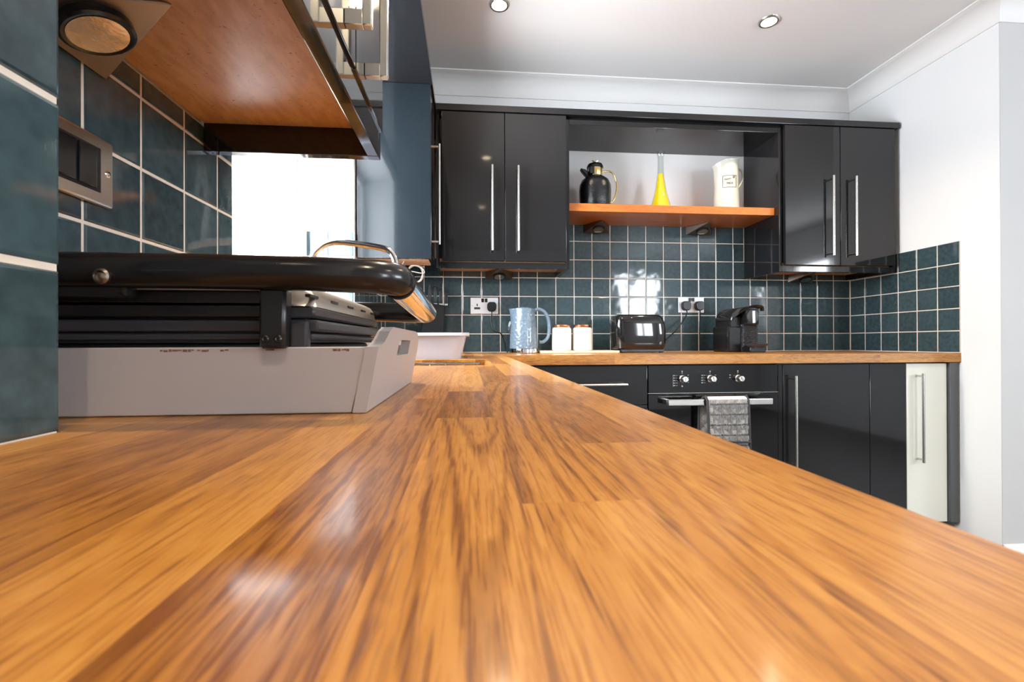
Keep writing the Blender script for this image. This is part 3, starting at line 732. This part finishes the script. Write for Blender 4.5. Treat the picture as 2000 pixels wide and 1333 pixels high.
for y in (-.064, .0635): MB().lathe([(.0045, 0), (.0045, .001), (.003, .0022), (.0005, .0022)], 14).build('screw', 'chrome', t, (.0075, y, 0)).rotation_euler = (0, PI/2, 0)

# ------------------------------------------------------------------ tray and panini grill
TX1, TYF, TYB, TB = -.0777, .361, .632, WT+.0005
tr = thing('serving_tray', (-.26, .5, TB), 'grey painted wooden tray with cut-out handle under the black grill', 'tray')
def T(x, y, z): return (x+.26, y-.5, z-TB)
MB().box(*[v for a in ((-.438+.26, TX1-.010+.26), (TYF+.002-.5, TYB-.002-.5), (.0, .008)) for v in a]).build('floor_board', 'tray_paint', tr)
for (ya, yb, nm) in ((TYF, TYF+.010, 'side_board'), (TYB-.010, TYB, 'side_board')):
    MB().prism([(-.438+.26, 0), (TX1-.0105+.26, 0), (TX1+.0015+.26, .0495), (-.447+.26, .0495)], 'y', ya-.5, yb-.5, .0008).build(nm, 'tray_paint', tr)
def end_board(xb, lean, nm):
    # outline in (y, s): raised, notched ends with clipped corners; a rectangular grip hole
    y0, y1 = TYF-.5-.0005, TYB-.5+.0005; H = .066
    out = [(y0, 0), (y1, 0), (y1+.001, .046), (y1-.012, .058), (y1-.030, .064), (y1-.055, H), (y0+.050, H), (y0+.036, .062), (y0+.022, .0535), (y0+.008, .050), (y0, .0495)]
    hole = [(-.040, .040), (-.040, .055), (.042, .055), (.042, .040)]
    bm = bmesh.new(); th = .010
    from mathutils.geometry import tessellate_polygon
    tri = tessellate_polygon([[Vector((a, b, 0)) for a, b in out], [Vector((a, b, 0)) for a, b in hole]])
    allp = out+hole; n = len(out); k = len(hole)
    def P(p, off): return (xb+.26+lean*p[1]+off, p[0], p[1])
    A = [bm.verts.new(P(p, 0)) for p in allp]; B = [bm.verts.new(P(p, -th if lean > 0 else th)) for p in allp]
    for f in tri: bm.faces.new([A[i] for i in f]); bm.faces.new([B[i] for i in f][::-1])
    for i in range(n): j = (i+1) % n; bm.faces.new((A[i], B[i], B[j], A[j]))
    for i in range(k): j = (i+1) % k; bm.faces.new((A[n+i], B[n+i], B[n+j], A[n+j]))
    m_ = MB(); m_.bm.free(); m_.bm = bm
    return m_.build(nm, 'tray_paint', tr, smooth=False)
end_board(TX1, .19, 'end_board'); end_board(-.438, -.19, 'end_board')
wn = MB(); random.seed(3)
for (a, b) in ((-.2235, -.2005), (-.198, -.190), (-.182, -.176), (-.150, -.144), (-.102, -.090)):
    x = a
    while x < b:
        l_ = random.uniform(.001, .004); wn.box(x+.26, min(x+l_, b)+.26, TYF-.5-.0002, TYF-.5+.001, .0468+random.uniform(-.0006, .0003), .0476+random.uniform(0, .0006)); x += l_+random.uniform(0, .001)
wn.build('chipped_paint', 'worn_wood', tr, smooth=False, label='brown chips in the paint along the rim')

gx, gy, gz = -.27, .49, TB+.0085
gr = thing('panini_grill', (gx, gy, gz), 'black contact grill with chrome handle bar standing in the grey tray', 'grill')
def G(x, y, z): return (x-gx, y-gy, wz(z)-gz)
def gbox(mb, x0, x1, y0, y1, z0, z1, bev=.001, seg=2):
    return mb.box(x0-gx, x1-gx, y0-gy, y1-gy, wz(z0)-gz, wz(z1)-gz, bev, seg)
gbox(MB(), -.425, -.128, .374, .606, -.036, .0005, .004).build('base', 'black_plastic', gr)
b_ = MB(); gbox(b_, -.427, -.119, .369, .612, .0025, .0075, .0018); b_.build('drip_rim', 'grey_plastic', gr)
gbox(MB(), -.424, -.124, .372, .609, .0004, .0027, 0).build('shadow_gap', 'black_matt', gr)
gbox(MB(), -.428, -.115, .368, .614, .0088, .0175, .002).build('lower_plate', 'grey_plastic', gr)
gbox(MB(), -.423, -.125, .373, .609, .0074, .0089, 0).build('seam', 'black_matt', gr)
gbox(MB(), -.420, -.127, .376, .606, .0174, .0195, 0).build('grill_gap', 'black_matt', gr)
b_ = MB(); b_.prism([(.370-gy, wz(.0194)-gz), (.613-gy, wz(.0194)-gz), (.613-gy, wz(.0285)-gz), (.370-gy, wz(.0285)-gz)], 'x', -.420-gx, -.118-gx, .0018); b_.build('upper_plate', 'grey_plastic', gr)
# domed metal lid: section in x-z, rounded in y at both ends
lid = bmesh.new(); secs = []
NY = 24
for j in range(NY+1):
    v = j/NY; y = .366+(.614-.366)*v
    e = min(1, min(v, 1-v)/.06); e = math.sqrt(max(0, 1-(1-e)**2))*.9+.1
    prof = [(-.1185, .0280), (-.1190, .0330), (-.1205, .0385), (-.1235, .0430), (-.131, .0465), (-.160, .0490), (-.24, .0500), (-.36, .0500), (-.405, .047), (-.415, .0280)]
    r_ = []
    for (x, z) in prof:
        zz = .028+(z-.028)*e; xx = x if x < -.3 else x-(1-e)*.012*(1 if z > .03 else .3)
        r_.append(lid.verts.new(G(xx, y, zz)))
    secs.append(r_)
for j in range(NY):
    for i in range(len(secs[0])-1): lid.faces.new((secs[j][i], secs[j][i+1], secs[j+1][i+1], secs[j+1][i]))
lid.faces.new(secs[0]); lid.faces.new(secs[-1][::-1])
m_ = MB(); m_.bm.free(); m_.bm = lid; lo = m_.build('metal_lid', 'lid_metal', gr)
vs = MB()
for y in (.372, .428, .484, .540, .590):
    vs.box(-.1225-gx, -.1186-gx, y-.010-gy, y+.010-gy, wz(.0345)-gz, wz(.0368)-gz, .0004, 1)
vs.build('vent_slots', 'black_matt', lo)
# black lid cheek on the near side, strap and its screws
gbox(MB(), -.424, -.150, .366, .3735, .0195, .0400, .002).build('side_cheek', 'black_plastic', gr)
gbox(MB(), -.430, -.238, .350, .362, .032, .058, .004).build('hinge_cover', 'black_satin', gr)
b_ = MB()
b_.prism([(-.1515-gx, wz(.040)-gz), (-.1515-gx, wz(-.004)-gz), (-.1335-gx, wz(-.004)-gz), (-.1325-gx, wz(.040)-gz)], 'y', .352-gy, .366-gy, .0022)
sp = b_.build('handle_strap', 'black_plastic', gr)
for x in (-.1465, -.1375):
    b_ = MB().lathe([(.0028, 0), (.0028, .001), (.0018, .0016), (.0012, .0010), (.0004, .0010)], 14)
    bmesh.ops.rotate(b_.bm, verts=b_.bm.verts, cent=(0, 0, 0), matrix=Matrix.Rotation(PI/2, 3, 'X'))
    b_.build('screw', 'black_satin', sp, G(x, .3520, .0030))
gbox(MB(), -.1335, -.121, .362, .372, -.004, .0165, .002).build('corner_post', 'grey_plastic', gr)
b_ = MB().lathe([(.0055, 0), (.0055, .002), (.004, .003), (.0035, .0015), (.002, .0025), (.0004, .003)], 20)
bmesh.ops.rotate(b_.bm, verts=b_.bm.verts, cent=(0, 0, 0), matrix=Matrix.Rotation(PI/2, 3, 'X'))
b_.build('pivot_screw', 'light_metal', gr, G(-.2475, .3408, .0455))
# handle: two black arms and the chrome grip between them
def arm(y, zs, sgn):
    R_ = .0126
    p = [G(-.43, y, zs-.002), G(-.30, y, zs+.001), G(-.20, y, zs+.001), G(-.12, y, zs), G(-.085, y, zs-.0012)]
    for k in range(1, 7):
        a = PI/2*k/6; p.append(G(-.085+.030*math.sin(a), y+sgn*.018*(1-math.cos(a)), zs-.0012-.001*k/6))
    p.append(G(-.0555, y+sgn*.022, zs-.003))
    return MB().tube(p, R_, 24).build('handle_arm', 'black_satin', gr)
arm(.3525, .0505, 1); arm(.628, .0405, -1)
b_ = MB().tube([G(-.0555, .3742, .0470), G(-.0555, .49, .0420), G(-.0555, .606, .0380)], .0130, 32); b_.build('handle_grip', 'chrome', gr, label='polished chrome grip bar')
MB().tube([G(-.0555, .3725, .0471), G(-.0555, .3745, .0470)], .0134, 32).build('grip_collar', 'black_matt', gr)
for (x, y) in ((-.15, .40), (-.15, .585), (-.40, .40), (-.40, .585)):
    b_ = MB().cyl(G(x, y, -.0440), G(x, y, -.035), .012, 16); b_.build('foot', 'black_plastic', gr)
b_ = MB().tube([G(*p) for p in bez([(-.43, .44, .02), (-.445, .45, .07), (-.442, .47, .105), (-.432, .50, .085), (-.418, .545, .055), (-.405, .60, .045)])], .0045, 10)
b_.build('power_cord', 'black_plastic', gr)

# ------------------------------------------------------------------ sink, rack, tap, basin
t = thing('sink', (-.169, 1.265, WT-.0405), 'stainless steel sink bowl under the worktop cut-out', 'sink')
b_ = MB(); x0, x1, y0, y1, d = -.226, .226, -.187, .187, -.17
b_.box(x0, x1, y0, y1, d-.002, d, .0); b_.box(x0, x0+.002, y0, y1, d, -.001); b_.box(x1-.002, x1, y0, y1, d, -.001); b_.box(x0, x1, y0, y0+.002, d, -.001); b_.box(x0, x1, y1-.002, y1, d, -.001)
b_.build('bowl', 'brushed_steel', t, smooth=False)
MB().lathe([(.042, d+.0), (.042, d+.003), (.034, d+.002), (.001, d+.001)], 24).build('drain', 'chrome', t)
t = thing('wire_rack', (-.169, 1.265, WT-.17), 'chrome wire rack standing in the sink', 'rack')
b_ = MB(); zt = .159
rim = [(-.200, -.160, zt), (.200, -.160, zt), (.200, .165, zt), (-.200, .165, zt), (-.200, -.160, zt)]
b_.tube(rim, .003, 8)
for k in range(9):
    x = -.192+.048*k; b_.tube([(x, -.160, zt), (x, -.155, .012), (x, .158, .012), (x, .165, zt+.0)], .002, 6)
    b_.tube([(x-.008, .166, zt-.028), (x, .170, zt-.005), (x+.008, .166, zt-.028)], .0022, 6)
for k in range(5): b_.tube([(-.200, -.15+.075*k, .012), (.200, -.15+.075*k, .012)], .002, 6)
b_.build('wires', 'chrome', t)
for x in (-.15, .15):
    for y in (-.12, .12): MB().cyl((x, y, -.0400), (x, y, .012), .004, 10).build('foot', 'chrome', t)
t = thing('kitchen_tap', (-.420, 1.25, WT), 'chrome swan neck tap behind the black grill', 'tap')
MB().lathe([(.025, 0), (.025, .006), (.018, .012), (.016, .05), (.010, .06)], 24).build('base', 'chrome', t)
def PT(px, py, Y):                                    # tap bends read along its own plane
    return Vector(((px-917.3)/914.5*Y/1.0+.0+.0, Y, (669.4-py)/914.5*Y))
zt = .2645
pts = [(-.419, 1.25, .0), (-.419, 1.25, .12), (-.405, 1.25, .215), (-.385, 1.25, .245), (-.360, 1.25, .2595), (-.33, 1.25, .262), (-.28, 1.25, .2565), (-.23, 1.25, .2485), (-.208, 1.25, .240), (-.196, 1.25, .222), (-.190, 1.25, .200)]
MB().tube([(p[0]+.420, 0, wz(p[2])-WT) for p in bez(pts, 5)], .0082, 16).build('spout', 'chrome', t)
MB().tube([(.0, -.018, .035), (.0, -.055, .06)], .005, 12).build('lever', 'chrome', t)
t = thing('washing_up_bowl', (-.16, 1.665, WT), 'white plastic rectangular basin on the worktop behind the tray', 'basin')
b_ = MB(); X0, X1, Y0, Y1 = -.20, .159, -.160, .20; hh = .085
def ringp(k, z, ins):
    x0, x1, y0, y1 = X0+ins+k, X1-ins-k, Y0+ins+k, Y1-ins-k; r = .03
    P_ = []
    for (cx, cy, a) in ((x1-r, y1-r, 0), (x0+r, y1-r, PI/2), (x0+r, y0+r, PI), (x1-r, y0+r, 1.5*PI)):
        for i in range(5): P_.append((cx+r*math.cos(a+PI/2*i/4), cy+r*math.sin(a+PI/2*i/4), z))
    return [b_.bm.verts.new(p) for p in P_]
rs = [ringp(.030, 0, 0), ringp(.012, hh-.010, 0), ringp(0, hh-.010, 0), ringp(0, hh, 0), ringp(.014, hh, 0), ringp(.032, .003, 0)]
for a, b2 in zip(rs, rs[1:]):
    for i in range(20): b_.bm.faces.new((a[i], a[(i+1) % 20], b2[(i+1) % 20], b2[i]))
b_.bm.faces.new(rs[0]); b_.bm.faces.new(rs[-1])
b_.build('tub', 'basin_plastic', t)

# knife block, knives, coiled cable
t = thing('knife_block', (-.205, 2.36, WT), 'black knife block in the corner behind the white basin', 'knife block')
MB().prism([(-.055, 0), (.075, 0), (.085, .235), (-.005, .250)], 'y', -.05, .05, .004).build('block', 'black_satin', t)
for i in range(4):
    k = thing('knife', (-.195+.026*i, 2.335+.012*i, WT+.236), ['black handled knife, leftmost in the knife block', 'black handled knife, second from the left in the block', 'black handled knife, third from the left in the block', 'black handled knife, rightmost in the knife block'][i], 'knife')
    MB().box(-.009, .009, -.007, .007, .012, .108-.012*i, .004).build('handle', 'black_plastic', k)
    MB().box(-.008, .008, -.0010, .0010, .004, .014).build('blade', 'brushed_steel', k, smooth=False)
b_ = MB(); pts = []
for k in range(40):
    a = k*.38; pts.append((-.235+.036*math.cos(a)*(1+.15*math.sin(k*.7)), 2.05+.004*k*.2, wz(.300)+.036*math.sin(a)*(1+.1*math.cos(k))))
pts += [(-.195, 2.07, wz(.33)), (-.185, 2.08, wz(.351))]
tag(b_.tube(bez([(-.28, 2.05, wz(.351)), (-.285, 2.05, wz(.32))]+pts[::2], 4), .0022, 6).build('coiled_cable', 'cable_white'), 'thin pale cable coiled below the cabinet in the left corner', 'cable')

# ------------------------------------------------------------------ things on the back worktop
t = thing('kettle', (.262, 2.27, WT), 'pale blue textured jug kettle with chrome base at the left', 'kettle')
MB().lathe([(.066, 0), (.070, .003), (.070, .012), (.0685, .022)], 40).build('chrome_base', 'chrome', t)
def spoutwarp(p, a, r, z):
    f = max(0, math.cos(a-PI))**6; k = max(0, (z-.165)/.06)
    p.x -= f*k*.022; return p
bd = MB().lathe([(.0685, .023), (.069, .03), (.067, .08), (.062, .14), (.0565, .19), (.053, .216), (.050, .2165), (.049, .205), (.049, .19)], 56, warp=spoutwarp).build('body', 'kettle_blue', t)
MB().lathe([(.048, .208), (.047, .2165), (.040, .222), (.001, .224)], 32).build('lid', 'kettle_blue', t)
MB().tube(bez([(.050, 0, .205), (.075, 0, .215), (.105, 0, .200), (.122, 0, .165), (.126, 0, .115), (.118, 0, .075), (.095, 0, .055), (.075, 0, .055)]), [.008]+[.0095]*55+[.007], 14, sq=(1.25, .9)).build('handle', 'kettle_blue', t)
MB().tube(bez([(-.067, 0, .09), (-.071, 0, .13), (-.064, 0, .155)]), .004, 8).build('water_gauge', 'glass', t)
tag(MB().box(.338, .720, 2.20, 2.42, WT, WT+.012, .003).build('chopping_board', 'pale_board'), 'thin pale wooden board under the two white canisters', 'board')
for i, x in enumerate((.452, .556)):
    t = thing('canister', (x, 2.28, WT+.0125), ['white ceramic canister with copper lid, nearer the kettle', 'white ceramic canister with copper lid, nearer the toaster'][i], 'canister', 'white canisters on the board')
    MB().lathe([(.045, 0), (.048, .003), (.0485, .10), (.047, .108), (.043, .112)], 36).build('pot', 'ceramic', t)
    MB().lathe([(.0425, .112), (.044, .114), (.044, .124), (.040, .128), (.001, .129)], 32).build('lid', 'copper', t)

t = thing('toaster', (.832, 2.27, WT), 'glossy black two-slot toaster between the canisters and the right socket', 'toaster')
b_ = MB(); rings = []
for (z, xa, xb, hd) in ((.015, -.112, .118, .066), (.022, -.120, .126, .073), (.045, -.123, .131, .076), (.09, -.127, .133, .077), (.14, -.128, .128, .076), (.170, -.125, .118, .073), (.182, -.118, .110, .066), (.186, -.108, .100, .056)):
    r_ = []
    for k in range(64):
        a = 2*PI*k/64; ca, sa = math.cos(a), math.sin(a); e = 2/4.2
        r_.append(b_.bm.verts.new(((xa+xb)/2+(xb-xa)/2*math.copysign(abs(ca)**e, ca), hd*math.copysign(abs(sa)**e, sa), z)))
    rings.append(r_)
for p, q in zip(rings, rings[1:]):
    for k in range(64): b_.bm.faces.new((p[k], p[(k+1) % 64], q[(k+1) % 64], q[k]))
b_.bm.faces.new(rings[0]); b_.bm.faces.new(rings[-1])
b_.build('body', 'black_gloss', t)
MB().box(-.105, .112, -.065, .065, .003, .018, .003).build('base', 'black_plastic', t)
for y in (-.025, .025): MB().box(-.09, .09, y-.013, y+.013, .183, .1875, .001).build('slot', 'black_matt', t)
MB().box(.128, .143, -.012, .012, .09, .105, .003).build('lever', 'black_satin', t)
for x in (-.09, .10):
    for y in (-.05, .05): MB().cyl((x, y, 0), (x, y, .004), .010, 12).build('foot', 'black_plastic', t)

t = thing('coffee_machine', (1.362, 2.25, WT), 'compact black pod coffee machine with lever at the right of the toaster', 'coffee machine')
bw = MB().box(-.088, -.004, -.02, .15, .0, .140, .010); bw.box(-.078, .0, -.015, .14, .125, .195, .010)
bw.build('water_tank_side', 'black_satin', t)
hd = MB().box(-.008, .078, -.06, .13, .142, .228, .012); hd.build('head', 'black_gloss', t)
MB().box(-.010, .088, -.035, .12, .0, .150, .010).build('front_column', 'knurled', t)
ri = MB().lathe([(.036, 0), (.036, .003), (.034, .004), (.001, .004)], 32); bmesh.ops.rotate(ri.bm, verts=ri.bm.verts, cent=(0, 0, 0), matrix=Matrix.Rotation(PI/2, 3, 'X')); ri.build('round_face', 'grey_plastic', t, (.036, -.059, .188))
MB().tube([(.036, -.068, .215), (.036, -.070, .155)], .009, 14).build('coffee_outlet', 'chrome', t)
MB().tube(bez([(-.045, -.02, .195), (-.02, -.05, .215), (.015, -.065, .238), (.060, -.068, .243), (.090, -.06, .238), (.100, -.05, .220)]), .009, 12, sq=(1.2, .6)).build('lever', 'black_gloss', t)
t.scale = (.86, .9, .94)
MB().prism([(-.085, .165), (-.080, .205), (-.045, .232), (.01, .242), (.075, .246), (.095, .236), (.08, .225), (.0, .222), (-.05, .190)], 'y', -.045, .12, .004).build('top_cover', 'black_satin', t)
cp = MB().lathe([(.056, .036), (.060, .044), (.062, .046), (.058, .046), (.045, .028), (.001, .022)], 32, c=(.040, -.085)); cp.build('drip_tray', 'grey_plastic', t)
MB().prism([(-.012, 0), (.082, 0), (.082, .036), (.06, .038), (-.012, .030)], 'y', -.11, -.03, .004).build('tray_foot', 'black_satin', t)

# ------------------------------------------------------------------ things on the shelf
SZ = wz(.6722)
t = thing('carafe', (.640, 2.34, SZ), 'black ribbed carafe with gold handle and neck on the shelf', 'carafe')
MB().lathe([(.072, 0), (.077, .006), (.079, .05), (.081, .095), (.079, .125), (.069, .150), (.050, .166), (.036, .174)], 44).build('body', 'carafe_black', t)
MB().lathe([(.036, .172), (.038, .176), (.038, .212), (.034, .214)], 36).build('neck', 'gold', t)
MB().lathe([(.041, .214), (.042, .222), (.036, .234), (.018, .242), (.003, .243)], 32).build('lid', 'carafe_black', t)
MB().prism([(-.030, .17), (-.034, .19), (-.052, .205), (-.078, .210), (-.072, .198), (-.058, .182), (-.042, .164), (-.02, .150)], 'y', -.014, .014, .003).build('spout', 'carafe_black', t)
MB().prism([(-.038, .174), (-.038, .216), (-.010, .214), (-.010, .174)], 'y', -.037, .03, .004).build('spout_collar', 'carafe_black', t)
for s in (-1, 1): MB().tube([(0, 0, .243), (s*.006, 0, .250), (s*.016, 0, .256)], [.003, .004, .0015], 8).build('finial_leaf', 'gold', t)
MB().tube(bez([(.036, 0, .196), (.065, 0, .203), (.090, 0, .195), (.108, 0, .165), (.114, 0, .125), (.108, 0, .080), (.095, 0, .052), (.078, 0, .040)]), .0042, 10).build('handle', 'gold', t)
t = thing('flask', (.986, 2.34, SZ), 'tall conical glass flask of bright yellow oil on the shelf', 'flask')
outp = [(.001, .0), (.056, .0), (.0575, .006), (.050, .03), (.036, .08), (.026, .13), (.0185, .185), (.0160, .22), (.0150, .275), (.0175, .290), (.0210, .300), (.0210, .309), (.0185, .310)]
inn = [(.0150, .308), (.0145, .300), (.0120, .275), (.0128, .22), (.0150, .185), (.0228, .13), (.0330, .08), (.0470, .03), (.0540, .008), (.001, .0045)]
MB().lathe(outp+inn, 40, closed=True).build('glass_body', 'clear_glass', t)
MB().lathe([(.001, .0050), (.0533, .0085), (.0464, .03), (.0324, .08), (.0222, .13), (.0144, .185), (.0140, .196), (.001, .196)], 40, closed=True).build('oil', 'oil', t)
b_ = MB()
for k in range(3): b_.tube([(-.004+.005*(k % 2), -.0345+.007*k, .075+.014*k), (.004, -.035+.007*k, .080+.014*k), (.0, -.032+.006*k, .088+.014*k)], .0018, 6)
b_.build('etched_mark', 'ceramic', t)
t = thing('milk_jug', (1.342, 2.34, SZ), 'tall cream enamel milk jug with printed square label on the shelf', 'jug')
def lipwarp(p, a, r, z):
    f = max(0, math.cos(a-PI))**4; k = max(0, (z-.20)/.07); p.x -= f*k*.016; p.z += (-.020*f+.004*math.cos(a))*k; return p
MB().lathe([(.060, 0), (.063, .003), (.062, .05), (.058, .13), (.057, .20), (.058, .25), (.060, .268), (.058, .269), (.055, .25), (.054, .06), (.001, .02)], 44, warp=lipwarp).build('body', 'jug_glaze', t)
MB().tube(bez([(.055, 0, .235), (.075, 0, .232), (.088, 0, .215), (.089, 0, .185), (.078, 0, .155), (.058, 0, .125)]), .005, 10, sq=(1.4, .7)).build('handle', 'jug_glaze', t)
def onjug(mb_fn, name):
    pass
jr = .0592; lab = MB()
def jp(a, z): return (jr*math.sin(a), -jr*math.cos(a), z)
a0, a1, z0, z1 = -.80, .36, .120, .181
for (pa, pb, za, zb) in ((a0, a1, z0, z0), (a0, a1, z1, z1), (a0, a0, z0, z1), (a1, a1, z0, z1)):
    lab.tube([jp(pa+(pb-pa)*k/8, za+(zb-za)*k/8) for k in range(9)], .0010, 6)
lab.build('label_border', 'ink', t)
for (s, size, zz) in (('MILK', .016, .140), ('Nuov', .015, .163)):
    me = text_mesh(s, size, 'ink', .0003)
    for v in me.vertices:
        x, y, e = v.co; a = (a0+a1)/2-(.18 if s == 'Nuov' else 0)+x/jr*.95; v.co = ((jr+.0006+e)*math.sin(a), -(jr+.0006+e)*math.cos(a), zz+y+(x*.12 if s == 'Nuov' else 0))
    o = bpy.data.objects.new('lettering', me); C.objects.link(o); o.parent = t
MB().tube([jp(.12+.08*math.cos(k), .172+.004*math.sin(k)) for k in range(7)], .0012, 6).build('emblem', 'ink', t)

# ------------------------------------------------------------------ outside the window
